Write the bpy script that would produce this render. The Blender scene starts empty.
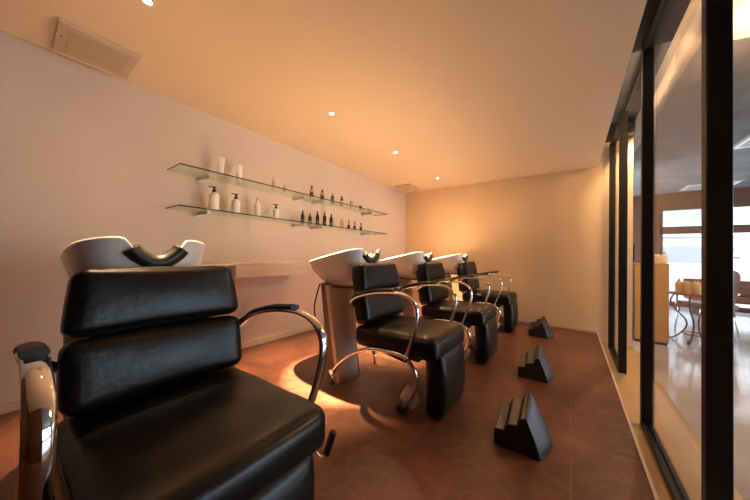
import bpy, bmesh, math, random
from mathutils import Vector, Matrix
PI = math.pi
random.seed(7)
sc = bpy.context.scene
C = sc.collection
V = Vector
# ------------------------------------------------------------------ camera
YAW, PITCH, ROLL = -0.6347, 0.0179, 0.0226
cam_d = bpy.data.cameras.new('camera')
cam = bpy.data.objects.new('camera', cam_d); C.objects.link(cam)
cam_d.sensor_width = 36; cam_d.lens = 266.19 * 36 / 750
cam_d.clip_start = 0.02; cam_d.clip_end = 200
_r = V((math.cos(YAW), -math.sin(YAW), 0)); _f = V((math.sin(YAW), math.cos(YAW), 0)); _u = V((0, 0, 1))
_f2 = _f * math.cos(PITCH) + _u * math.sin(PITCH); _u2 = _u * math.cos(PITCH) - _f * math.sin(PITCH)
_r3 = _r * math.cos(ROLL) + _u2 * math.sin(ROLL); _u3 = _u2 * math.cos(ROLL) - _r * math.sin(ROLL)
M = Matrix(((_r3.x, _u3.x, -_f2.x, 2.5905), (_r3.y, _u3.y, -_f2.y, 0), (_r3.z, _u3.z, -_f2.z, 0.9477), (0, 0, 0, 1)))
cam.matrix_world = M
sc.camera = cam
# ------------------------------------------------------------------ light and exposure
EXPOSURE = 0.35
WORLD = 5.2
SPOT = (240.0, 560.0, 650.0, 650.0)
CORE = (250.0, 3300.0, 4800.0, 4800.0)
SPILL = (2.0, 10.0, 14.0, 10.0)
HALL_LAMP = 60.0
WARM = (1.0, 0.61, 0.31)
sc.view_settings.view_transform = 'Standard'; sc.view_settings.look = 'None'
sc.view_settings.exposure = EXPOSURE; sc.view_settings.gamma = 1; sc.view_settings.use_curve_mapping = False
sc.cycles.use_denoising = True
sc.cycles.max_bounces = 10; sc.cycles.diffuse_bounces = 6; sc.cycles.transparent_max_bounces = 16
sc.cycles.sample_clamp_indirect = 10
w = bpy.data.worlds.new('sky'); sc.world = w; w.use_nodes = True
bg = w.node_tree.nodes['Background']; bg.inputs[0].default_value = (0.80, 0.90, 1.0, 1); bg.inputs[1].default_value = WORLD

def light(name, kind, loc, energy, color, rot=(0, 0, 0), **k):
    d = bpy.data.lights.new(name, kind); d.energy = energy; d.color = color
    for a, v in k.items(): setattr(d, a, v)
    o = bpy.data.objects.new(name, d); C.objects.link(o); o.location = loc; o.rotation_euler = rot
    return o
HX, HY, HZ, FZ = 8.6, 9.5, 2.62, -0.135      # hall extents, hall ceiling height, hall floor level
def portal(loc, rot, sx, sy):
    o = light('daylight_portal', 'AREA', loc, 1, (1, 1, 1), rot, shape='RECTANGLE', size=sx, size_y=sy)
    o.data.cycles.is_portal = True
portal((6.4, HY + .12, 1.1), (-PI / 2, 0, 0), 4.3, 2.4)
portal((HX + .05, 4.4, 1.1), (0, PI / 2, 0), 2.0, 5.6)
LAMPS = [(.92, .353), (.92, 1.594), (.92, 2.632), (.92, 3.864)]
CZ = 2.16
# ------------------------------------------------------------------ materials
def mat(name, col, rough=.5, metal=0, spec=.5, noise=None, bump=None, coat=0, emit=None, estr=0, trans=0, alpha=None):
    m = bpy.data.materials.new(name); m.use_nodes = True
    nt = m.node_tree; b = nt.nodes['Principled BSDF']
    b.inputs['Base Color'].default_value = (*col, 1); b.inputs['Roughness'].default_value = rough
    b.inputs['Metallic'].default_value = metal; b.inputs['Specular IOR Level'].default_value = spec
    b.inputs['Coat Weight'].default_value = coat; b.inputs['Coat Roughness'].default_value = .12
    b.inputs['Transmission Weight'].default_value = trans
    if emit: b.inputs['Emission Color'].default_value = (*emit, 1); b.inputs['Emission Strength'].default_value = estr
    tc = nt.nodes.new('ShaderNodeTexCoord')
    if noise:      # (scale, colour2, detail, contrast lo, hi)
        n = nt.nodes.new('ShaderNodeTexNoise'); n.inputs['Scale'].default_value = noise[0]; n.inputs['Detail'].default_value = noise[2]
        nt.links.new(tc.outputs['Object'], n.inputs['Vector'])
        r = nt.nodes.new('ShaderNodeValToRGB'); r.color_ramp.elements[0].position = noise[3]; r.color_ramp.elements[1].position = noise[4]
        r.color_ramp.elements[0].color = (*col, 1); r.color_ramp.elements[1].color = (*noise[1], 1)
        nt.links.new(n.outputs['Fac'], r.inputs[0]); nt.links.new(r.outputs[0], b.inputs['Base Color'])
    if bump:       # (scale, strength, detail)
        n = nt.nodes.new('ShaderNodeTexNoise'); n.inputs['Scale'].default_value = bump[0]; n.inputs['Detail'].default_value = bump[2]
        nt.links.new(tc.outputs['Object'], n.inputs['Vector'])
        p = nt.nodes.new('ShaderNodeBump'); p.inputs['Strength'].default_value = bump[1]; p.inputs['Distance'].default_value = .01
        nt.links.new(n.outputs['Fac'], p.inputs['Height']); nt.links.new(p.outputs[0], b.inputs['Normal'])
    return m
WHITE_WALL = mat('painted_plaster', (.66, .57, .50), .85, noise=(1.5, (.63, .54, .47), 4, .3, .7), bump=(60, .08, 3))
BACK_WALL = mat('ochre_plaster', (.76, .59, .39), .8, noise=(1.2, (.72, .55, .36), 4, .3, .7), bump=(60, .08, 3))
CEIL = mat('ceiling_paint', (.84, .71, .54), .6, noise=(.8, (.82, .69, .52), 3, .3, .7))
SKIRT = mat('skirting_paint', (.62, .48, .36), .5)
CONC = mat('board_marked_concrete', (.11, .108, .11), .8, noise=(2.2, (.19, .185, .185), 8, .35, .7), bump=(9, .5, 8))
BEIGE = mat('beige_beam_paint', (.30, .26, .22), .7)
HALLFLOOR = mat('polished_concrete', (.50, .50, .51), .12, noise=(1.4, (.30, .27, .25), 6, .3, .75), spec=.6)
WOODSTRIP = mat('tan_vinyl_floor', (.50, .34, .17), .3, noise=(3, (.42, .27, .13), 5, .3, .7))
FRAME = mat('black_powder_coat', (.007, .007, .009), .45, spec=.35)
ALU = mat('brushed_aluminium', (.55, .52, .50), .35, 1)
CHROME = mat('chrome', (.82, .82, .82), .08, 1)
LEATHER = mat('black_leather', (.004, .0036, .0036), .33, spec=.32, noise=(14, (.007, .006, .0055), 4, .35, .7), bump=(26, .17, 6), coat=0)
RUBBER = mat('black_rubber', (.012, .012, .012), .45)
PAD = mat('arm_pad_urethane', (.010, .010, .010), .5)
CERAMIC = mat('glazed_ceramic', (.78, .75, .73), .12, spec=.6, coat=.4)
PEDESTAL = mat('cream_plastic', (.72, .60, .50), .45)
CREAM = mat('cream_metal', (.74, .64, .52), .4)
COUNTER = mat('counter_laminate', (.70, .60, .49), .5)
PLASTIC_W = mat('white_plastic', (.82, .78, .72), .35)
PLASTIC_S = mat('frosted_plastic', (.80, .70, .58), .3)
PLASTIC_B = mat('black_plastic', (.012, .010, .010), .3)
AMBER = mat('amber_liquid', (.62, .34, .07), .15, coat=.4)
BROWNB = mat('brown_bottle', (.10, .045, .02), .15, coat=.5)
DARKB = mat('dark_glass_bottle', (.012, .012, .012), .14, coat=.5)
LABELM = mat('grey_label', (.14, .12, .11), .6)
CAPRED = mat('maroon_cap', (.16, .03, .025), .35)
PALE = mat('cream_bottle', (.85, .72, .50), .3)
BLOCK = mat('black_foam_rubber', (.014, .014, .016), .38, spec=.6, bump=(180, .1, 2))
CAB = mat('orange_wood_veneer', (.48, .26, .09), .45, noise=(4, (.42, .22, .07), 6, .3, .7))
CABW = mat('cream_board', (.75, .62, .42), .5)
IRON = mat('wrought_iron', (.012, .008, .006), .55, .3)
BROWNF = mat('brown_window_frame', (.09, .035, .018), .5)
SEATR = mat('brown_leather', (.14, .045, .025), .4)
ROAD = mat('asphalt', (.30, .31, .33), .9)
BUILD = mat('white_facade_paint', (.62, .63, .65), .8)
BUILDG = mat('grey_window_band', (.30, .33, .36), .4)
RED = mat('red_paint', (.40, .04, .03), .5)
VENTM = mat('vent_plastic', (.62, .50, .38), .5)

def glass_mat(name, tint, refl=1.0, fres=.6):
    m = bpy.data.materials.new(name); m.use_nodes = True; nt = m.node_tree; nt.nodes.clear()
    out = nt.nodes.new('ShaderNodeOutputMaterial'); mx = nt.nodes.new('ShaderNodeMixShader')
    t = nt.nodes.new('ShaderNodeBsdfTransparent'); t.inputs[0].default_value = (*tint, 1)
    g = nt.nodes.new('ShaderNodeBsdfGlossy'); g.inputs['Roughness'].default_value = .01; g.inputs[0].default_value = (refl, refl, refl, 1)
    lw = nt.nodes.new('ShaderNodeLayerWeight'); lw.inputs[0].default_value = .5
    p = nt.nodes.new('ShaderNodeMath'); p.operation = 'POWER'; p.inputs[1].default_value = 5; nt.links.new(lw.outputs['Facing'], p.inputs[0])
    f = nt.nodes.new('ShaderNodeMath'); f.operation = 'MULTIPLY_ADD'; f.inputs[1].default_value = fres; f.inputs[2].default_value = .03; nt.links.new(p.outputs[0], f.inputs[0])
    nt.links.new(f.outputs[0], mx.inputs[0]); nt.links.new(t.outputs[0], mx.inputs[1]); nt.links.new(g.outputs[0], mx.inputs[2])
    nt.links.new(mx.outputs[0], out.inputs[0]); return m
GLASS = glass_mat('clear_glass', (.98, .98, .98), 1.0, .4)
SHELFG = glass_mat('greenish_shelf_glass', (.90, .95, .90))
EDGE = mat('green_glass_edge', (.015, .05, .04), .1)
CLEARB = glass_mat('clear_bottle_plastic', (.86, .82, .74))

def tile_mat():
    m = bpy.data.materials.new('marbled_brown_tile'); m.use_nodes = True; nt = m.node_tree; b = nt.nodes['Principled BSDF']
    tc = nt.nodes.new('ShaderNodeTexCoord'); mp = nt.nodes.new('ShaderNodeMapping')
    mp.inputs['Location'].default_value = (-1.947, -1.33, 0)
    nt.links.new(tc.outputs['Object'], mp.inputs[0])
    br = nt.nodes.new('ShaderNodeTexBrick'); br.offset = 0; br.squash = 1
    br.inputs['Scale'].default_value = 1; br.inputs['Brick Width'].default_value = .65; br.inputs['Row Height'].default_value = .65
    br.inputs['Mortar Size'].default_value = .0022; br.inputs['Mortar Smooth'].default_value = .1
    br.inputs['Color1'].default_value = (0, 0, 0, 1); br.inputs['Color2'].default_value = (1, 1, 1, 1)
    nt.links.new(mp.outputs[0], br.inputs[0])
    n1 = nt.nodes.new('ShaderNodeTexNoise'); n1.inputs['Scale'].default_value = 1.7; n1.inputs['Detail'].default_value = 10; n1.inputs['Roughness'].default_value = .65; n1.inputs['Distortion'].default_value = .6
    nt.links.new(mp.outputs[0], n1.inputs[0])
    rp = nt.nodes.new('ShaderNodeValToRGB'); e = rp.color_ramp.elements
    e[0].position = .28; e[0].color = (.055, .020, .012, 1); e[1].position = .75; e[1].color = (.20, .078, .046, 1)
    x = rp.color_ramp.elements.new(.5); x.color = (.110, .042, .026, 1)
    nt.links.new(n1.outputs['Fac'], rp.inputs[0])
    n2 = nt.nodes.new('ShaderNodeTexNoise'); n2.inputs['Scale'].default_value = 3.2; n2.inputs['Detail'].default_value = 12; n2.inputs['Distortion'].default_value = 1.6
    nt.links.new(mp.outputs[0], n2.inputs[0])
    r2 = nt.nodes.new('ShaderNodeValToRGB'); e = r2.color_ramp.elements
    e[0].position = .44; e[0].color = (0, 0, 0, 1); e[1].position = .51; e[1].color = (.28, .28, .28, 1)
    x = e.new(.56); x.color = (0, 0, 0, 1)
    nt.links.new(n2.outputs['Fac'], r2.inputs[0])
    mv = nt.nodes.new('ShaderNodeMixRGB'); mv.inputs[2].default_value = (.24, .11, .065, 1)
    nt.links.new(r2.outputs[0], mv.inputs[0]); nt.links.new(rp.outputs[0], mv.inputs[1])
    mg = nt.nodes.new('ShaderNodeMixRGB'); mg.inputs[2].default_value = (.16, .085, .055, 1)
    nt.links.new(br.outputs['Fac'], mg.inputs[0]); nt.links.new(mv.outputs[0], mg.inputs[1]); nt.links.new(mg.outputs[0], b.inputs['Base Color'])
    rr = nt.nodes.new('ShaderNodeMapRange'); rr.inputs['To Min'].default_value = .26; rr.inputs['To Max'].default_value = .46
    nt.links.new(n1.outputs['Fac'], rr.inputs[0]); nt.links.new(rr.outputs[0], b.inputs['Roughness'])
    bp = nt.nodes.new('ShaderNodeBump'); bp.inputs['Strength'].default_value = .12; bp.inputs['Distance'].default_value = .01
    nt.links.new(n2.outputs['Fac'], bp.inputs['Height']); nt.links.new(bp.outputs[0], b.inputs['Normal'])
    return m
TILE = tile_mat()

# ------------------------------------------------------------------ mesh helpers
def box(bm, x0, x1, y0, y1, z0, z1, r=0, seg=3):
    res = bmesh.ops.create_cube(bm, size=1)
    vs = res['verts']
    for v in vs:
        v.co = V((x0 + (v.co.x + .5) * (x1 - x0), y0 + (v.co.y + .5) * (y1 - y0), z0 + (v.co.z + .5) * (z1 - z0)))
    if r > 0:
        ed = list({e for v in vs for e in v.link_edges})
        g = bmesh.ops.bevel(bm, geom=ed, offset=r, segments=seg, affect='EDGES', profile=.5)
        for f in g['faces']: f.smooth = True
def catmull(pts, n=8):
    P = [V(p) for p in pts]; P = [P[0] * 2 - P[1]] + P + [P[-1] * 2 - P[-2]]
    out = []
    for i in range(1, len(P) - 2):
        a, b, c, d = P[i - 1:i + 3]
        for k in range(n):
            t = k / n
            out.append(.5 * ((2 * b) + (c - a) * t + (2 * a - 5 * b + 4 * c - d) * t * t + (3 * b - a - 3 * c + d) * t ** 3))
    out.append(P[-2]); return out
def tube(bm, pts, rx, ry=None, seg=14, ref=(0, 1, 0), smooth=True, n=8, closed=False):
    """sweep an oval section (rx along ref, ry across) along a path"""
    ry = ry or rx
    P = catmull(pts, n) if smooth else [V(p) for p in pts]
    ref = V(ref); rings = []
    for i, p in enumerate(P):
        a = P[max(i - 1, 0)]; b = P[min(i + 1, len(P) - 1)]
        if closed: a = P[i - 1]; b = P[(i + 1) % len(P)]
        t = (b - a).normalized()
        s = ref - t * ref.dot(t)
        if s.length < 1e-3: s = V((1, 0, 0)) - t * t.x
        s.normalize(); q = t.cross(s)
        rings.append([bm.verts.new(p + s * (rx * math.cos(2 * PI * k / seg)) + q * (ry * math.sin(2 * PI * k / seg))) for k in range(seg)])
    m = len(rings)
    for i in range(m if closed else m - 1):
        A, B = rings[i], rings[(i + 1) % m]
        for k in range(seg):
            f = bm.faces.new((A[k], A[(k + 1) % seg], B[(k + 1) % seg], B[k])); f.smooth = True
    if not closed:
        bm.faces.new(rings[0][::-1]); bm.faces.new(rings[-1])
def lathe(bm, prof, cx=0, cy=0, seg=20, sy=1.0):
    rings = []
    for r, z in prof:
        rings.append([bm.verts.new((cx + max(r, 1e-4) * math.cos(2 * PI * k / seg), cy + sy * max(r, 1e-4) * math.sin(2 * PI * k / seg), z)) for k in range(seg)])
    for i in range(len(rings) - 1):
        for k in range(seg):
            f = bm.faces.new((rings[i][k], rings[i][(k + 1) % seg], rings[i + 1][(k + 1) % seg], rings[i + 1][k])); f.smooth = True
    bm.faces.new(rings[0][::-1]); bm.faces.new(rings[-1])
def prism_y(bm, outline, y0, y1, bev=0):
    a = [bm.verts.new((x, y0, z)) for x, z in outline]; b = [bm.verts.new((x, y1, z)) for x, z in outline]
    n = len(a); fs = [bm.faces.new(a), bm.faces.new(b[::-1])]
    for i in range(n): fs.append(bm.faces.new((a[i], b[i], b[(i + 1) % n], a[(i + 1) % n])))
    bmesh.ops.recalc_face_normals(bm, faces=fs)
    if bev:
        ed = list(set(fs[0].edges) | set(fs[1].edges))
        g = bmesh.ops.bevel(bm, geom=ed, offset=bev, segments=3, affect='EDGES', profile=.5)
        for f in g['faces']: f.smooth = True
def cushion(bm, sx, sy, sz, r, puff=(0, 0, 0), n=14, warp=None, taper=None):
    """soft rounded box centred on the origin; puff bulges each pair of faces; warp(v) bends it"""
    tmp = bmesh.new(); bmesh.ops.create_cube(tmp, size=2)
    bmesh.ops.subdivide_edges(tmp, edges=tmp.edges[:], cuts=n, use_grid_fill=True)
    h = V((sx / 2, sy / 2, sz / 2))
    for v in tmp.verts:
        u = V(v.co)
        # cluster samples towards the edges
        u = V([math.sin(c * PI / 2) for c in u])
        p = V((u.x * h.x, u.y * h.y, u.z * h.z))
        core = V([max(-(h[i] - r), min(h[i] - r, p[i])) for i in range(3)])
        d = p - core
        if d.length > 1e-9: p = core + d.normalized() * r if d.length > r or True and any(abs(u[i]) > .9999 for i in range(3)) else p
        w0 = (1 - u.y ** 2) * (1 - u.z ** 2); w1 = (1 - u.x ** 2) * (1 - u.z ** 2); w2 = (1 - u.x ** 2) * (1 - u.y ** 2)
        p.x += puff[0] * w0 * (1 if u.x > 0 else -1) * abs(u.x)
        p.y += puff[1] * w1 * (1 if u.y > 0 else -1) * abs(u.y)
        p.z += puff[2] * w2 * (1 if u.z > 0 else -1) * abs(u.z)
        if taper: p.y *= 1 + taper * p.z / sz
        if warp: p = warp(p)
        v.co = p
    for f in tmp.faces: f.smooth = True
    me = bpy.data.meshes.new('tmp'); tmp.to_mesh(me); tmp.free(); bm.from_mesh(me); bpy.data.meshes.remove(me)
def xf(bm, mtx, since=0):
    bm.verts.ensure_lookup_table()
    bmesh.ops.transform(bm, matrix=mtx, verts=bm.verts[since:])
def obj(name, bm, m, parent=None, loc=(0, 0, 0)):
    me = bpy.data.meshes.new(name); bm.to_mesh(me); bm.free()
    for x in (m if isinstance(m, (list, tuple)) else [m]): me.materials.append(x)
    o = bpy.data.objects.new(name, me); C.objects.link(o); o.location = loc
    if parent: o.parent = parent
    return o
def B(*a, **k):
    bm = bmesh.new(); box(bm, *a, **k); return bm
def T(*a, **k):
    bm = bmesh.new(); tube(bm, *a, **k); return bm
def L(*a, **k):
    bm = bmesh.new(); lathe(bm, *a, **k); return bm
def tag(o, label, cat, group=None, kind=None):
    o['label'] = label; o['category'] = cat
    if group: o['group'] = group
    if kind: o['kind'] = kind
    return o
def empty(name, loc, rz=0):
    o = bpy.data.objects.new(name, None); C.objects.link(o); o.location = loc; o.rotation_euler = (0, 0, rz)
    o.empty_display_size = .05; return o
def struct(name, bm, m, parent=None, loc=(0, 0, 0)):
    o = obj(name, bm, m, parent, loc)
    if not parent: o['kind'] = 'structure'
    return o
def copy_tree(o, parent=None):
    c = o.copy(); C.objects.link(c)
    if parent: c.parent = parent
    for ch in list(o.children): copy_tree(ch, c)
    return c

# ------------------------------------------------------------------ the salon shell
XP, XT, YB, YN = 2.867, 2.967, 4.493, -1.3
struct('floor_platform', B(-.1, XP, YN, YB, FZ, 0), TILE)
struct('trim_1', B(XP, XP + .012, YN, YB, FZ, .003), SKIRT)
struct('ceiling_salon', B(-.1, XP, YN, YB, CZ, CZ + .12), CEIL)
struct('ceiling_void', B(-.1, XP - .02, YN, YB, CZ + .12, HZ + .3), CONC)
struct('wall_left', B(-.1, 0, YN - .1, YB + .1, 0, CZ), WHITE_WALL)
struct('wall_back', B(-.1, XP, YB, YB + .12, 0, HZ + .3), BACK_WALL)
struct('wall_back_end', B(XP, 3.20, YB, YB + .12, FZ, 2.46), BACK_WALL)
struct('wall_near', B(-.1, XP, YN - .1, YN, 0, CZ), BROWNF)
struct('wall_light_block', B(XT, XT + .1, YN, .30, FZ, HZ), BROWNF)  # unseen wall added to keep hall light off the near left side
struct('baseboard_left', B(0, .012, YN, YB, 0, .05), SKIRT)
struct('baseboard_back', B(.012, XP, YB - .01, YB, 0, .03), SKIRT)
struct('baseboard_step', B(XP + .012, 3.2, YB - .01, YB, FZ, FZ + .04), SKIRT)
# hall
struct('floor_threshold', B(XP + .012, 3.235, YN, HY, FZ - .1, FZ), WOODSTRIP)
struct('floor_hall', B(3.235, HX, YN, HY, FZ - .1, FZ), HALLFLOOR)
struct('ceiling_hall', B(3.37, HX, YN, HY, HZ, HZ + .1), CONC)
struct('ceiling_edge', B(XP - .02, 3.06, YN, HY, HZ, HZ + .1), CONC)
struct('trim_2', B(3.06, 3.19, YN, HY, HZ - .02, HZ + .1), FRAME)
struct('trim_3', B(3.19, 3.37, YN, HY, HZ - .01, HZ + .1), BEIGE)
struct('trim_4', B(XP + .001, 3.06, YN, 2.53, 2.40, HZ), FRAME)
struct('trim_5', B(XP + .001, 3.19, 4.30, YB, 2.46, HZ), FRAME)
struct('wall_end', B(3.08, 3.20, YB + .12, 6.5, FZ, HZ), CABW)
struct('wall_hall_near', B(XP, HX, YN - .1, YN, FZ, HZ), BEIGE)
# side wall of the hall with a long window
bm = bmesh.new(); box(bm, HX, HX + .1, YN, HY, FZ, .1); box(bm, HX, HX + .1, YN, HY, 2.1, HZ + .1); box(bm, HX, HX + .1, 7.2, HY, .1, 2.1); box(bm, HX, HX + .1, YN, 1.6, .1, 2.1)
struct('wall_hall_side', bm, BEIGE)
# street facade
bm = bmesh.new()
box(bm, 3.2, 4.36, HY, HY + .12, FZ, HZ + .1); box(bm, 8.3, HX + .1, HY, HY + .12, FZ, HZ + .1)
box(bm, 4.36, 8.3, HY, HY + .12, 2.2, HZ + .1); box(bm, 4.36, 8.3, HY, HY + .12, FZ, FZ + .10)
struct('wall_facade', bm, BROWNF)
w1 = empty('window_1', (4.36, HY, 0)); w1['kind'] = 'structure'
bm = bmesh.new()
box(bm, 0, 3.94, .02, .1, 1.62, 1.80)
for x in (0, 1.75, 3.88): box(bm, x, x + .06, .02, .1, FZ + .10, 2.2)
struct('window_frame', bm, BROWNF, w1)
struct('pane', B(.06, 3.9, .055, .062, FZ + .10, 2.2), GLASS, w1)
w2 = empty('window_2', (HX, 0, 0)); w2['kind'] = 'structure'
bm = bmesh.new()
for y in (1.6, 4.4, 7.14): box(bm, .02, .08, y, y + .06, .1, 2.1)
struct('window_frame', bm, BROWNF, w2)
# glazed partitions in the floor track
def partition(name, y0, y1):
    d = empty(name, (XT, y0, FZ)); d['kind'] = 'structure'
    H = 2.40 - FZ; Lp = y1 - y0
    struct('frame_stile', B(0, .06, 0, .045, 0, H, r=.003, seg=1), FRAME, d)
    struct('frame_stile', B(0, .06, Lp - .045, Lp, 0, H, r=.003, seg=1), FRAME, d)
    struct('frame_rail', B(.004, .056, .045, Lp - .045, H - .05, H), FRAME, d)
    bm = bmesh.new(); box(bm, .004, .024, .045, Lp - .045, 0, .035); box(bm, .036, .056, .045, Lp - .045, 0, .035); box(bm, .024, .036, .045, Lp - .045, 0, .02)
    struct('floor_rail', bm, FRAME, d)
    struct('pane', B(.026, .034, .045, Lp - .045, .02, H - .05), GLASS, d)
partition('door_1', 1.42, 2.50)
partition('door_2', 3.49, 4.38)

# ------------------------------------------------------------------ washing chair
def solid(bm):
    bmesh.ops.recalc_face_normals(bm, faces=bm.faces[:]); return bm
def make_chair():
    """origin on the floor under the seat centre; sitter faces +x"""
    t = empty('shampoo_chair', (1.70, 0, 0))
    X = lambda x: x - 1.70
    def dimple(p):
        p.z += .004 * math.sin(p.x * 25) * math.cos(p.y * 9)
        return p
    bm = bmesh.new(); cushion(bm, .60, .52, .135, .042, (.010, .006, .012), 18, dimple)
    xf(bm, Matrix.Translation((X(1.695), 0, .402)) @ Matrix.Rotation(-.03, 4, 'Y'))
    seat = obj('seat', bm, LEATHER, t)
    bm = bmesh.new()
    loop = []
    for k in range(48):
        a = 2 * PI * k / 48; c, s = math.cos(a), math.sin(a)
        e = lambda q, r: math.copysign(abs(q) ** .22, q) * r
        loop.append((X(1.695) + e(c, .297), e(s, .259), .446 + .03 * e(c, .297)))
    tube(bm, loop, .0035, seg=6, ref=(0, 0, 1), smooth=False, closed=True)
    obj('piping', bm, LEATHER, seat)
    lean = .20
    def back(name, z0, z1, w0, w1, th, x_at):
        bm = bmesh.new(); h = z1 - z0
        cushion(bm, th, (w0 + w1) / 2, h, .032, (.012, .004, .005), 16, lambda p: V((p.x + .25 * p.y * p.y, p.y, p.z + .003 * math.sin(p.y * 30) * math.cos(p.z * 20))), taper=(w1 - w0) / ((w0 + w1) / 2))
        xf(bm, Matrix.Translation((X(x_at), 0, (z0 + z1) / 2)) @ Matrix.Rotation(-lean, 4, 'Y'))
        return obj(name, bm, LEATHER, t)
    back('headrest', .678, .880, .495, .455, .112, 1.384)
    back('backrest', .468, .672, .495, .495, .118, 1.418)
    bm = bmesh.new(); cushion(bm, .022, .36, .36, .010, n=6); xf(bm, Matrix.Translation((X(1.338), 0, .62)) @ Matrix.Rotation(-lean, 4, 'Y'))
    obj('back_shell', bm, PLASTIC_B, t)
    # leg rest, hanging nearly to the floor
    bm = bmesh.new(); cushion(bm, .115, .40, .375, .035, (.012, .004, .004), 14, lambda p: V((p.x - .35 * (p.z - .03) ** 2, p.y, p.z)))
    xf(bm, Matrix.Translation((X(1.962), 0, .198)) @ Matrix.Rotation(-.05, 4, 'Y'))
    lr = obj('leg_rest', bm, LEATHER, t)
    bm = bmesh.new(); box(bm, X(1.86), X(1.93), -.12, .12, .33, .36, r=.006); obj('leg_rest_hinge', bm, PLASTIC_B, lr)
    # chrome arm loops
    for s in (-1, 1):
        y = .308 * s
        arm = [(X(1.375), y * .80, .590), (X(1.405), y * .95, .632), (X(1.47), y, .672), (X(1.60), y, .708), (X(1.73), y, .724), (X(1.82), y, .717), (X(1.885), y, .68), (X(1.905), y, .61), (X(1.88), y, .50), (X(1.845), y * .98, .40), (X(1.82), y * .93, .345)]
        a = obj('arm', T(arm, .019, .010, seg=16), CHROME, t)
        pad = [(X(1.392), y * .90, .625), (X(1.42), y * .975, .654), (X(1.47), y, .686), (X(1.60), y, .722), (X(1.70), y, .736), (X(1.745), y, .739)]
        obj('arm_pad', T(pad, .020, .011, seg=16), PAD, a)
        # floor tube from the pedestal side to the arm foot
        yb = .27 * s
        low = [(X(1.21), yb * .95, .10), (X(1.29), yb, .19), (X(1.40), yb, .275), (X(1.54), yb, .335), (X(1.68), yb, .352), (X(1.78), yb, .350), (X(1.83), yb, .335)]
        o = obj('base_tube', T(low, .013, .013), CHROME, t)
        bm = bmesh.new(); tube(bm, [(X(1.205), yb * .95 - .022, .095), (X(1.205), yb * .95 + .022, .095)], .017, smooth=False); tube(bm, [(X(1.205), yb * .95, .10), (X(1.205), yb * .95, 0)], .013, smooth=False)
        obj('tube_end', bm, CHROME, o)
        leg = [(X(1.81), yb, .345), (X(1.865), yb, .29), (X(1.88), yb * .96, .22), (X(1.845), yb * .9, .13), (X(1.80), yb * .86, .06), (X(1.77), yb * .85, .012)]
        l = obj('front_leg', T(leg, .013, .013), CHROME, t)
        bm = bmesh.new(); cushion(bm, .11, .075, .11, .02, n=6); xf(bm, Matrix.Translation((X(1.805), yb * .66, .080)) @ Matrix.Rotation(.5, 4, 'Y'))
        obj('foot_cover', bm, CREAM, l)
        bm = bmesh.new(); box(bm, X(1.74), X(1.80), yb * .85 - .022, yb * .85 + .022, 0, .035, r=.008); obj('rubber_foot', bm, RUBBER, l)
    # seat carriage
    bm = bmesh.new(); box(bm, X(1.50), X(1.86), -.20, .20, .306, .336, r=.006)
    for s in (-1, 1): tube(bm, [(X(1.50), .20 * s, .33), (X(1.82), .285 * s, .33)], .009, smooth=False)
    tube(bm, [(X(1.82), -.29, .34), (X(1.82), .29, .34)], .010, smooth=False)
    tube(bm, [(X(1.52), -.27, .325), (X(1.52), .27, .325)], .009, smooth=False)
    obj('seat_frame', bm, PLASTIC_B, t)
    # recline lever on the far side
    bm = bmesh.new(); tube(bm, [(X(1.74), .27, .30), (X(1.84), .315, .25), (X(1.90), .318, .235), (X(1.915), .33, .26)], .005)
    lv = obj('lever', bm, CHROME, t)
    obj('lever_grip', T([(X(1.910), .328, .245), (X(1.918), .338, .285), (X(1.925), .346, .320)], .010, .014), PLASTIC_B, lv)
    return t
STN = [.338, 1.657, 2.655, 3.90]
CHL = ['black leather shampoo chair closest to the camera, filling the lower corner',
       'black leather shampoo chair beside the largest stepped footrest, its whole chrome base in view',
       'black leather shampoo chair third along the row, partly behind another chair',
       'smallest-looking black leather shampoo chair, last in the row by the ochre back wall']
ch = make_chair()
chairs = [ch] + [copy_tree(ch) for _ in range(3)]
for c, y, l in zip(chairs, STN, CHL):
    c.location = (1.70, y, 0); c.rotation_euler = (0, 0, .015 if y < 1 else 0); tag(c, l, 'chair', 'shampoo chairs in a row')

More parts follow.
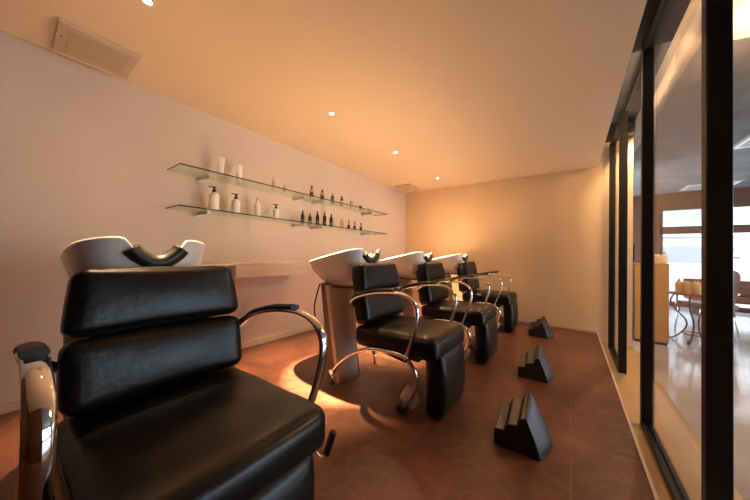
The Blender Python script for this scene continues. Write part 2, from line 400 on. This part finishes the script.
# ------------------------------------------------------------------ washing basin on its pedestal
def make_basin():
    """origin on the floor under the bowl; x towards the chair"""
    t = empty('shampoo_basin', (1.10, 0, 0)); X = lambda x: x - 1.10
    N = 72
    sm = lambda a: (lambda q: q * q * (3 - 2 * q))(max(0, min(1, a)))
    def plan(a, f=1.0):
        c, s = math.cos(a), math.sin(a)
        ex = .62 if c > 0 else .75
        x = 1.09 + math.copysign(abs(c) ** ex, c) * .29 * f; y = math.copysign(abs(s) ** .62, s) * .225 * f
        return x, y
    def rim(x, y):
        z = .866 + .124 * max(0, min(1, (x - .80) / .57)) ** 1.1
        nz = math.exp(-abs(y / .073) ** 4) * sm((x - 1.16) / .14)
        return z - .115 * nz
    bm = bmesh.new(); rings = []
    def ring(f, zf, shift=0.0):
        R = []
        for k in range(N):
            a = 2 * PI * k / N; x0, y0 = plan(a); x, y = plan(a, f)
            R.append(bm.verts.new((X(x + shift), y, zf(x0, y0))))
        rings.append(R)
    ring(.30, lambda x, y: .700, .06)
    ring(.52, lambda x, y: .702, .06)
    ring(.62, lambda x, y: .712, .055)
    for q in (.15, .3, .45, .6, .75, .88, .96):
        ring(.62 + .38 * q ** .62, lambda x, y, q=q: .712 + (rim(x, y) - .712) * q, .055 * (1 - q))
    ring(1.0, lambda x, y: rim(x, y) - .003)
    ring(.985, lambda x, y: rim(x, y) + .004)
    ring(.955, lambda x, y: rim(x, y) + .003)
    ring(.935, lambda x, y: rim(x, y) - .006)
    for q in (.12, .3, .5, .7, .85, .95, 1):
        ring(.925 - .52 * q ** 2.2, lambda x, y, q=q: rim(x, y) - .01 - (rim(x, y) - .01 - .735) * q ** .8, -.02 * q)
    ring(.12, lambda x, y: .728, -.02)
    for A, Bq in zip(rings, rings[1:]):
        for k in range(N):
            f = bm.faces.new((A[k], A[(k + 1) % N], Bq[(k + 1) % N], Bq[k])); f.smooth = True
    bm.faces.new(rings[0][::-1]); bm.faces.new(rings[-1])
    bowl = obj('bowl', solid(bm), CERAMIC, t)
    obj('drain', L([(.0, .728), (.022, .728), (.022, .733), (.014, .735), (.0, .735)], X(1.07), 0), CHROME, bowl)
    # v-shaped neck cushion in the notch
    pts = [(X(1.362), -.080, .952), (X(1.362), -.064, .932), (X(1.364), -.030, .905), (X(1.365), 0, .897), (X(1.364), .030, .905), (X(1.362), .064, .932), (X(1.362), .080, .952)]
    obj('neck_cushion', T(pts, .034, .030, seg=16, ref=(1, 0, 0)), RUBBER, t)
    # tap and shower head inside the bowl
    bm = bmesh.new(); tube(bm, [(X(.90), .05, .80), (X(.90), .05, .875), (X(.93), .04, .895), (X(.98), .02, .885)], .010)
    obj('tap', bm, CHROME, bowl)
    # pedestal: a broad cream blade in front of a narrower core
    bm = bmesh.new(); R_ = []
    for k in range(9):
        q = k / 8; z = .705 * (1 - q); xf_ = 1.135 + .13 * q; y0 = -.215 + .01 * q; y1 = .085 - .075 * q
        R_.append([bm.verts.new(p) for p in ((X(xf_ - .035), y0, z), (X(xf_ - .004), y0, z), (X(xf_), y0 + .008, z), (X(xf_ + .012), (y0 + y1) / 2, z), (X(xf_), y1 - .008, z), (X(xf_ - .004), y1, z), (X(xf_ - .035), y1, z))])
    for A, Bq in zip(R_, R_[1:]):
        for i in range(7): bm.faces.new((A[i], A[(i + 1) % 7], Bq[(i + 1) % 7], Bq[i])).smooth = i in (1, 2, 3, 4)
    bm.faces.new(R_[0]); bm.faces.new(R_[-1][::-1]); solid(bm)
    ped = obj('pedestal_front', bm, PEDESTAL, t)
    bm = bmesh.new(); prism_y(bm, [(X(.97), .71), (X(1.098), .71), (X(1.227), 0), (X(1.09), 0)], -.15, .08, .01)
    obj('pedestal_core', bm, mat_core, t)
    bm = bmesh.new()
    tube(bm, [(X(.97), -.12, .700), (X(1.05), -.165, .700), (X(1.20), -.175, .700), (X(1.31), -.165, .703), (X(1.34), -.10, .703), (X(1.34), .10, .703), (X(1.31), .165, .703), (X(1.20), .175, .700), (X(1.05), .165, .700), (X(.97), .12, .700)], .009)
    obj('support_ring', bm, PLASTIC_B, t)
    obj('hose', T([(X(.99), -.17, .705), (X(.975), -.185, .62), (X(.955), -.19, .50), (X(.97), -.16, .36), (X(1.03), -.10, .30)], .006), RUBBER, t)
    bm = bmesh.new(); prism_y(bm, [(X(1.300), .70), (X(1.318), .70), (X(1.345), .45), (X(1.327), .45)], -.09, .09, .004)
    obj('front_panel', bm, PLASTIC_B, t)
    bm = bmesh.new(); box(bm, X(1.09), X(1.12), -.125, -.10, .47, .50, r=.006); box(bm, X(1.02), X(1.09), -.118, -.10, .475, .49, r=.003)
    obj('shut_off_valve', bm, PLASTIC_B, t)
    return t
mat_core = mat('brown_grey_plastic', (.22, .15, .11), .5)
bs = make_basin()
BL = ['white ceramic shampoo basin with black neck cushion behind the closest chair',
      'white ceramic shampoo basin on a fully visible cream pedestal behind the second chair',
      'white ceramic shampoo basin behind the third chair of the row',
      'white ceramic shampoo basin last in the row, against the ochre back wall']
basins = [bs] + [copy_tree(bs) for _ in range(3)]
for c, y, l in zip(basins, [.335, 1.64, 2.65, 3.89], BL):
    c.location = (1.075 if y > 1 else 1.02, y, 0); tag(c, l, 'basin', 'shampoo basins in a row')

# ------------------------------------------------------------------ stepped foot rests
def make_block():
    t = empty('footrest_block', (2.40, 0, 0))
    # stair profile (x, z) on the low side; the treads curl up towards the other side
    prof = [(-.116, 0), (-.116, .070), (-.112, .078), (-.072, .083), (-.066, .088), (-.060, .104), (-.052, .119), (-.012, .128), (-.007, .134), (-.003, .152), (.004, .166), (.026, .172), (.032, .166),
            (.048, .124), (.066, .078), (.080, .034), (.088, 0)]
    up = [0, .9, .95, 1, 1, 1, 1, 1, 1, 1, 1, .95, .9, .45, .25, .1, 0]
    rt = [0, 0, 0, 0, 0, 0, 0, 0, 0, 0, 0, 0, .004, .018, .030, .038, .042]
    bm = bmesh.new(); rows = []; NY = 12
    for k in range(NY + 1):
        q = k / NY; y = -.100 + .178 * q
        rows.append([bm.verts.new((x + r * math.sin(q * PI / 2), y + (.006 * math.sin(q * PI) if False else 0), z + .062 * u * q ** 1.5)) for (x, z), u, r in zip(prof, up, rt)])
    n = len(prof)
    for A, Bq in zip(rows, rows[1:]):
        for i in range(n):
            f = bm.faces.new((A[i], A[(i + 1) % n], Bq[(i + 1) % n], Bq[i])); f.smooth = i not in (0, n - 1)
    fa = bm.faces.new(rows[0]); fb_ = bm.faces.new(rows[-1][::-1])
    bmesh.ops.recalc_face_normals(bm, faces=bm.faces[:])
    ed = [e for e in bm.edges if not e.is_boundary and e.calc_face_angle(0) > .55]
    bmesh.ops.bevel(bm, geom=ed, offset=.003, segments=2, affect='EDGES', profile=.5)
    obj('footrest_body', bm, BLOCK, t)
    return t
fb = make_block()
FL = ['largest-looking black stepped footrest, in front of the second chair',
      'middle one of the three black stepped footrests on the brown tiles',
      'smallest-looking black stepped footrest, nearest the ochre back wall']
fbs = [fb] + [copy_tree(fb) for _ in range(2)]
for c, x, y, l, rz in zip(fbs, (2.395, 2.365, 2.30), (1.585, 2.53, 3.87), FL, (0, .05, -.05)):
    c.location = (x, y, 0); c.rotation_euler = (0, 0, rz); tag(c, l, 'footrest', 'stepped footrests on the tiled floor')

# ------------------------------------------------------------------ wall counter
t = empty('wall_counter', (0, 1.13, .70)); tag(t, 'shallow cream wall-mounted counter with a long drawer box under the glass shelves', 'counter')
def P_(o): return o
obj('counter_top', B(.001, .28, -.75, .77, .128, .146, r=.002, seg=1), COUNTER, t)
obj('drawer_box', B(.001, .262, .01, .765, .022, .127, r=.002, seg=1), COUNTER, t)
obj('drawer_front', B(.263, .279, .004, .770, .020, .126, r=.002, seg=1), COUNTER, t)
obj('end_bracket', B(.001, .25, -.75, -.735, .0, .127), COUNTER, t)

# ------------------------------------------------------------------ glass shelves with brackets
def shelf(z, label):
    t = empty('glass_shelf', (0, .705, z)); tag(t, label, 'shelf', 'long glass shelves on the left wall')
    obj('glass_plate', B(.001, .2815, .0015, 2.7485, -.010, 0), SHELFG, t)
    bm = bmesh.new(); box(bm, .2815, .283, 0, 2.75, -.010, 0); box(bm, .001, .2815, 0, .0015, -.010, 0); box(bm, .001, .2815, 2.7485, 2.75, -.010, 0)
    obj('plate_edge', bm, EDGE, t)
    for y in (.235, 1.20, 1.47, 2.45):
        bm = bmesh.new(); box(bm, .001, .20, y - .012, y + .012, -.032, -.011, r=.003, seg=2); box(bm, .0, .008, y - .02, y + .02, -.042, -.011, r=.002, seg=1)
        b = obj('shelf_bracket', bm, ALU, t)
        obj('bracket_cap', L([(.0, .0), (.008, .0), (.008, .006), (.0, .006)], .19, y, 12), CHROME, b, (0, 0, -.038))
shelf(1.588, 'upper long glass shelf holding white tubes and amber bottles')
shelf(1.283, 'lower long glass shelf holding white pump bottles and dark bottles')
ZU, ZL = 1.5885, 1.2835

def pump_bottle(name, r, h, body, pump, cap_h=.045, spout=True):
    if name == 'pump_bottle': r *= 1.15; h *= 1.12; cap_h *= 1.1
    t = empty(name, (0, 0, 0))
    b = obj('bottle_body', L([(0, 0), (r * .94, 0), (r, .006), (r, h * .78), (r * .93, h * .86), (r * .6, h * .95), (r * .36, h * .99), (r * .34, h), (0, h)]), body, t)
    if pump:
        bm = bmesh.new(); lathe(bm, [(0, h), (r * .42, h), (r * .42, h + cap_h * .45), (r * .2, h + cap_h * .5), (r * .2, h + cap_h * .8), (r * .45, h + cap_h * .8), (r * .42, h + cap_h), (0, h + cap_h)])
        if spout: tube(bm, [(0, 0, h + cap_h * .9), (0, -r * .75, h + cap_h * .92), (0, -r * 1.15, h + cap_h * .8)], .0045, seg=8, ref=(1, 0, 0))
        obj('pump', bm, pump, t)
    return t
def place(t, x, y, z, label, cat, group, rz=0, s=1):
    t.location = (x, y, z); t.rotation_euler = (0, 0, rz); t.scale = (s, s, s); return tag(t, label, cat, group)
GW = 'white toiletries on the glass shelves'
# upper: white squeeze tubes standing on their caps
def squeeze_tube(h, w):
    t = empty('squeeze_tube', (0, 0, 0)); bm = bmesh.new(); seg = 20; R = []
    for q in range(9):
        f = q / 8; rx = .024 * (1 - f) + .003 * f; ry = .022 * (1 - f) + w * f
        R.append([bm.verts.new((rx * math.cos(2 * PI * k / seg), ry * math.sin(2 * PI * k / seg), .022 + f * (h - .022))) for k in range(seg)])
    for A, Bq in zip(R, R[1:]):
        for k in range(seg):
            f = bm.faces.new((A[k], A[(k + 1) % seg], Bq[(k + 1) % seg], Bq[k])); f.smooth = True
    bm.faces.new(R[0][::-1]); bm.faces.new(R[-1])
    obj('tube_body', bm, PLASTIC_W, t)
    obj('tube_cap', L([(0, 0), (.022, 0), (.023, .02), (0, .02)]), PLASTIC_W, t); return t
place(squeeze_tube(.185, .036), .13, 1.05, ZU, 'white squeeze tube on the upper glass shelf, the one beside the shelf end', 'tube', GW)
place(squeeze_tube(.160, .032), .13, 1.21, ZU, 'smaller white squeeze tube on the upper shelf, beside the larger one', 'tube', GW)
for y, h, l in ((1.56, .14, 'taller of two faint clear spray bottles on the upper glass shelf'), (1.69, .105, 'shorter of two faint clear spray bottles on the upper glass shelf')):
    t = empty('spray_bottle', (0, 0, 0))
    obj('bottle_body', L([(0, 0), (.016, 0), (.017, .004), (.017, h * .55), (.009, h * .68), (0, h * .68)]), CLEARB, t)
    obj('bottle_cap', L([(0, h * .681), (.008, h * .681), (.008, h * .9), (.004, h), (0, h)]), PLASTIC_W, t)
    place(t, .13, y, ZU, l, 'bottle', GW)
# amber bottles
def amber_bottle(r, h, body, label_m, cap):
    r *= 1.15; h *= 1.3
    t = empty('amber_bottle', (0, 0, 0))
    b = obj('bottle_body', L([(0, 0), (r * .95, 0), (r, .004), (r, h * .62), (r * .8, h * .72), (r * .4, h * .76), (0, h * .76)]), body, t)
    if label_m: obj('bottle_label', L([(r + .0005, h * .10), (r + .0012, h * .10), (r + .0012, h * .5), (r + .0005, h * .5)]), label_m, b)
    obj('bottle_cap', L([(0, h * .761), (r * .5, h * .761), (r * .55, h * .95), (r * .4, h), (0, h)]), cap, t)
    return t
GA = 'amber bottles on the glass shelves'
am = [(2.06, .118, AMBER, PLASTIC_B, BROWNB, 'amber bottle with dark label on the upper shelf, first after the white tubes'),
      (2.225, .108, AMBER, PLASTIC_B, BROWNB, 'amber bottle with dark label on the upper shelf, second from the white tubes'),
      (2.40, .104, BROWNB, LABELM, AMBER, 'brown bottle with grey label on the upper shelf, third from the white tubes'),
      (2.57, .100, BROWNB, AMBER, BROWNB, 'dark-topped amber bottle on the upper shelf, just before the pale yellow one'),
      (2.77, .100, AMBER, None, PLASTIC_S, 'pale yellow bottle without label on the upper shelf, last before the small jars')]
for y, h, b, lm, cp, l in am: place(amber_bottle(.020, h, b, lm, cp), .13, y, ZU, l, 'bottle', GA)
am2 = [(2.58, .105, AMBER, None, AMBER, 'bright amber bottle on the lower shelf beside the black bottles', .024),
       (2.72, .098, CLEARB, PLASTIC_B, CAPRED, 'slim clear bottle with maroon cap on the lower shelf beside the amber bottle', .016),
       (2.845, .098, CLEARB, PLASTIC_B, CAPRED, 'second slim clear bottle with maroon cap on the lower shelf', .016),
       (2.985, .095, CLEARB, PLASTIC_B, PLASTIC_B, 'clear bottle with black cap standing last on the lower shelf', .016)]
for y, h, b, lm, cp, l, r in am2:
    q = amber_bottle(r, h, b, lm, cp); q.name = 'small_bottle'; place(q, .13, y, ZL, l, 'bottle', GA)
for y, m_, h, l in ((2.965, PLASTIC_B, .060, 'small black jar near the end of the upper glass shelf'), (3.06, PLASTIC_S, .035, 'tiny pale jar beside the black jar on the upper shelf'), (3.14, CLEARB, .040, 'tiny clear jar standing last on the upper shelf')):
    t = empty('small_jar', (0, 0, 0))
    obj('jar_body', L([(0, 0), (.022, 0), (.023, .004), (.023, h * .65), (0, h * .65)]), m_, t); obj('jar_lid', L([(0, h * .651), (.024, h * .651), (.024, h), (0, h)]), m_, t)
    place(t, .13, y, ZU, l, 'jar', 'small jars on the upper shelf')
# lower: white pump bottles
for y, h, r, pump, l in ((1.005, .150, .034, PLASTIC_B, 'largest white bottle with black pump, standing beside the shelf end'),
                         (1.19, .128, .030, PLASTIC_B, 'white bottle with black pump, second along the lower shelf'),
                         (1.395, .130, .028, PLASTIC_S, 'white bottle with pale narrow nozzle between two black-pumped bottles'),
                         (1.60, .105, .026, PLASTIC_B, 'smallest white bottle with black pump, nearest the black bottles')):
    place(pump_bottle('pump_bottle', r, h, PLASTIC_W, pump, .042, pump is PLASTIC_B), .13, y, ZL, l, 'bottle', GW)
for y, h, l in ((1.94, .125, 'black bottle on the lower shelf, first of five from the white bottles'),
                (2.045, .110, 'shortest of the five black bottles on the lower shelf'),
                (2.16, .145, 'tall black bottle in the middle of the five on the lower shelf'),
                (2.275, .150, 'tallest black bottle on the lower shelf, fourth of five'),
                (2.385, .142, 'black bottle on the lower shelf next to the bright amber bottle')):
    t = empty('black_bottle', (0, 0, 0)); r = .022; h *= 1.22
    b = obj('bottle_body', L([(0, 0), (r * .95, 0), (r, .004), (r, h * .62), (r * .85, h * .70), (r * .4, h * .76), (0, h * .76)]), DARKB, t)
    obj('bottle_label', L([(r + .0005, h * .15), (r + .0012, h * .15), (r + .0012, h * .33), (r + .0005, h * .33)]), LABELM, b)
    obj('bottle_cap', L([(0, h * .761), (r * .42, h * .761), (r * .42, h * .92), (r * .22, h), (0, h)]), PLASTIC_B, t)
    place(t, .13, y, ZL, l, 'bottle', 'black bottles on the lower shelf')

# ------------------------------------------------------------------ ceiling vents and downlights
def vent(x0, x1, y0, y1, label):
    t = empty('ceiling_vent', ((x0 + x1) / 2, (y0 + y1) / 2, CZ)); tag(t, label, 'vent', 'ceiling vents'); a, b = (x1 - x0) / 2, (y1 - y0) / 2
    bm = bmesh.new()
    box(bm, -a, a, -b, b, -.024, -.001, r=.004, seg=2)
    obj('vent_cover', bm, VENTM, t)
    bm = bmesh.new(); n = 24
    for k in range(n):
        x = -a + .05 + (2 * a - .08) * k / (n - 1)
        box(bm, x - .0035, x + .0035, -b + .045, b - .045, -.029, -.0245)
    obj('vent_grille', bm, VENTM, t)
    obj('screw', L([(0, -.027), (.005, -.027), (.005, -.0245), (0, -.0245)], .03, -b + .02, 10), PLASTIC_B, t)
vent(.075, .42, .105, .44, 'square flat vent panel on the ceiling above the closest chair')
vent(.10, .40, 3.92, 4.25, 'square flat vent panel on the ceiling near the back wall corner')
DL = ['recessed ceiling downlight cut by the top edge, above the closest basin', 'recessed ceiling downlight above the second basin', 'recessed ceiling downlight above the third basin', 'recessed ceiling downlight closest to the back wall']
EM = mat('lamp_glow', (1, 1, 1), .5, emit=(1, .80, .52), estr=30)
RINGM = mat('lamp_trim_ring', (.75, .62, .46), .4)
proto = None
for (x, y), l, e1, e2, e3 in zip(LAMPS, DL, SPOT, SPILL, CORE):
    if proto is None:
        t = proto = empty('downlight', (x, y, CZ))
        obj('trim_ring', solid(L([(.020, -.001), (.020, -.006), (.026, -.006), (.032, -.003), (.032, -.001)], seg=28)), RINGM, t)
        obj('lamp_lens', L([(0, -.004), (.017, -.004), (.017, -.002), (0, -.002)], seg=20), EM, t)
    else:
        t = copy_tree(proto); t.location = (x, y, CZ)
    tag(t, l, 'ceiling light', 'recessed downlights')
    light('downlight_beam', 'SPOT', (x, y, CZ - .012), e1, WARM, spot_size=math.radians(50), spot_blend=.6, shadow_soft_size=.018)
    light('downlight_core', 'SPOT', (x, y, CZ - .012), e3, WARM, rot=(0, -.10, 0), spot_size=math.radians(27), spot_blend=.4, shadow_soft_size=.018)
    light('downlight_spill', 'SPOT', (x, y, CZ - .012), e2, WARM, spot_size=math.radians(165), spot_blend=1.0, shadow_soft_size=.018)

# ------------------------------------------------------------------ the hall beyond the glass
t = empty('ceiling_lamp', (3.62, 2.72, HZ)); tag(t, 'round glowing drum ceiling lamp at the upper corner, beyond the glass', 'ceiling light')
obj('lamp_shade', L([(0, -.085), (.30, -.085), (.31, -.075), (.31, -.02), (0, -.02)], seg=48), mat('lit_shade', (.30, .24, .17), .6, emit=(1, .66, .36), estr=.85), t)
obj('lamp_base', L([(0, -.02), (.33, -.02), (.33, -.001), (0, -.001)], seg=48), BEIGE, t)
light('ceiling_lamp_light', 'POINT', (3.62, 2.72, HZ - .3), HALL_LAMP, WARM, shadow_soft_size=.2)
t = empty('hall_downlight', (3.28, 4.30, HZ - .01)); tag(t, 'small recessed downlight above the threshold behind the black door post', 'ceiling light')
obj('trim_ring', solid(L([(.020, -.001), (.020, -.006), (.026, -.006), (.032, -.003), (.032, -.001)], seg=28)), RINGM, t)
obj('lamp_lens', L([(0, -.004), (.017, -.004), (.017, -.002), (0, -.002)], seg=20), EM, t)
light('hall_downlight_beam', 'SPOT', (3.28, 4.30, HZ - .03), 100, WARM, spot_size=math.radians(110), spot_blend=.7, shadow_soft_size=.03)
def troffer(x, y, lx, ly, label):
    t = empty('ceiling_cassette', (x, y, HZ)); tag(t, label, 'air conditioner', 'ceiling cassettes in the hall')
    obj('cassette_frame', B(-lx, lx, -ly, ly, -.03, -.001, r=.004, seg=1), BUILDG, t)
    bm = bmesh.new()
    for s in (-1, 1): box(bm, -lx * .9, lx * .9, s * ly * .8 - .02, s * ly * .8 + .02, -.036, -.031); box(bm, s * lx * .9 - .02, s * lx * .9 + .02, -ly * .75, ly * .75, -.036, -.031)
    obj('louvre', bm, PLASTIC_W, t)
troffer(4.85, 5.75, .42, .42, 'ceiling cassette close to the thick black post')
troffer(4.98, 8.85, .38, .30, 'ceiling cassette near the street windows')
# white door with black pull on the end wall
d = empty('door_4', (3.20, 4.85, FZ)); d['kind'] = 'structure'
struct('door_leaf', B(.001, .03, -.10, .65, .0, 2.1, r=.003, seg=1), CABW, d)
bm = bmesh.new(); tube(bm, [(.07, .08, 1.08), (.07, .08, 1.30)], .010, smooth=False); tube(bm, [(.03, .08, 1.13), (.07, .08, 1.13)], .007, ref=(0, 0, 1), smooth=False); tube(bm, [(.03, .08, 1.25), (.07, .08, 1.25)], .007, ref=(0, 0, 1), smooth=False)
obj('door_handle', bm, FRAME, d)
# reception cabinet with bottles
t = empty('reception_cabinet', (3.47, 5.0, FZ)); tag(t, 'orange-brown wooden cabinet with cream bottles on top, beyond the glass', 'cabinet')
obj('body', B(-.18, .14, .001, .45, .03, 1.03, r=.004, seg=1), CAB, t)
obj('plinth', B(-.17, .13, .02, .44, 0, .03), FRAME, t)
obj('top', B(-.185, .145, -.004, .455, 1.031, 1.05, r=.002, seg=1), CAB, t)
for k, (x, y, h, l) in enumerate(((3.485, 5.10, .15, 'cream bottle on the wooden cabinet beside the black post'), (3.535, 5.14, .14, 'cream bottle in the middle of the three on the wooden cabinet'), (3.58, 5.08, .145, 'cream bottle at the outer edge of the wooden cabinet top'))):
    p = pump_bottle('cream_bottle', .03, h * .9, PALE, BROWNB, .025, False); place(p, x, y, FZ + 1.0505, l, 'bottle', 'cream bottles on the cabinet')
# wrought iron table with bottles in a basket
t = empty('iron_table', (3.95, 5.45, FZ)); tag(t, 'small wrought iron table with scrolled legs carrying a row of bottles', 'table')
bm = bmesh.new(); lathe(bm, [(0, .64), (.27, .64), (.275, .647), (.27, .655), (0, .655)], seg=40); obj('table_top', bm, SEATR, t)
for k in range(4):
    a = PI / 4 + k * PI / 2 + .3; c, s = math.cos(a), math.sin(a)
    pr = [(.20, .64), (.24, .53), (.18, .40), (.10, .30), (.09, .20), (.15, .09), (.22, .02), (.27, .012), (.285, .04), (.265, .06), (.25, .045)]
    obj('leg', T([(r * c, r * s, z) for r, z in pr], .009, ref=(-s, c, 0)), IRON, t)
obj('stretcher_ring', T([(.13 * math.cos(q * PI / 8), .13 * math.sin(q * PI / 8), .115) for q in range(16)], .006, ref=(0, 0, 1), smooth=False, closed=True), IRON, t)
bp = None
bl = [(-.17, -.06), (-.10, -.10), (-.02, -.12), (.06, -.11), (.13, -.08), (.19, -.02), (-.09, .02), (.0, .0), (.09, .03)]
BLN = ['amber bottle at the cabinet side of the iron table', 'amber bottle second from the cabinet side on the iron table', 'amber bottle third from the cabinet side on the iron table', 'amber bottle centred on the iron table front', 'amber bottle fifth along the iron table front', 'amber bottle at the post side of the iron table', 'rear amber bottle on the iron table, cabinet side', 'rear amber bottle at the middle of the iron table', 'rear amber bottle on the iron table, post side']
for (x, y), l in zip(bl, BLN):
    p = pump_bottle('display_bottle', .036, .17, mat_disp if bp else (mat_disp := mat('honey_bottle', (.62, .40, .22), .3)), CAPRED, .03, False); bp = p
    place(p, 3.95 + x, 5.45 + y, FZ + .6555, l, 'bottle', 'bottles on the iron table')
# brown chairs behind the table
def brown_chair():
    t = empty('lounge_chair', (0, 0, 0))
    bm = bmesh.new(); cushion(bm, .48, .46, .09, .03, (0, 0, .01), 8); xf(bm, Matrix.Translation((0, 0, .42))); obj('seat', bm, SEATR, t)
    bm = bmesh.new(); cushion(bm, .50, .05, .44, .02, (0, .005, 0), 10, lambda p: V((p.x, p.y + 1.1 * p.x * p.x, p.z + .12 * (1 - (p.x / .25) ** 2) * (1 if p.z > 0 else 0)))); xf(bm, Matrix.Translation((0, -.24, .64)) @ Matrix.Rotation(.15, 4, 'X')); obj('backrest', bm, SEATR, t)
    for sx in (-1, 1):
        for sy in (-1, 1): obj('leg', T([(.19 * sx, .18 * sy, .40), (.22 * sx, .22 * sy, 0)], .012, smooth=False, ref=(1, 0, 0)), CHROME, t)
        obj('arm', T([(.23 * sx, -.22, .62), (.26 * sx, -.05, .66), (.26 * sx, .14, .62), (.24 * sx, .18, .42)], .016, ref=(1, 0, 0)), CHROME, t)
    return t
c1 = brown_chair(); c1.location = (4.25, 6.3, FZ); c1.rotation_euler = (0, 0, .7); tag(c1, 'brown leather chair with rounded back behind the iron table', 'chair')
# low red-brown bench by the street windows
t = empty('window_bench', (6.2, 8.4, FZ)); tag(t, 'long low red-brown bench in front of the street windows', 'bench')
bm = bmesh.new(); cushion(bm, 3.3, .45, .12, .04, n=8); xf(bm, Matrix.Translation((0, 0, .36))); obj('seat', bm, SEATR, t)
bm = bmesh.new(); cushion(bm, 3.3, .12, .34, .04, n=8); xf(bm, Matrix.Translation((0, .2, .56))); obj('backrest', bm, SEATR, t)
for x in (-1.5, 0, 1.5): obj('leg', B(x - .03, x + .03, -.18, .18, 0, .30), FRAME, t)
# the street
struct('floor_street', B(-6, 26, HY + .12, 40, FZ - .25, FZ - .15), ROAD)
t = empty('building', (9, 22, FZ - .15)); tag(t, 'pale building with grey window bands across the street', 'building')
obj('wall', B(-9, 12, 0, 6, 0, 9), BUILD, t)
for z in (1.2, 3.4, 5.6):
    obj('window_band', B(-8.5, 11.5, -.05, -.001, z, z + .9), BUILDG, t)
obj('balcony_rail', B(-8.8, 11.8, -.35, -.06, 2.6, 2.9), BUILD, t)
t = empty('red_sign', (8.2, 19, FZ - .15)); tag(t, 'small red-topped street sign board outside the windows', 'sign')
obj('board', B(-.6, .6, 0, .08, .9, 1.6), BUILD, t); obj('band', B(-.4, .4, -.01, -.001, 1.42, 1.5), RED, t)
for x in (-.5, .5): obj('post', B(x - .03, x + .03, .0, .06, 0, .9), ALU, t)
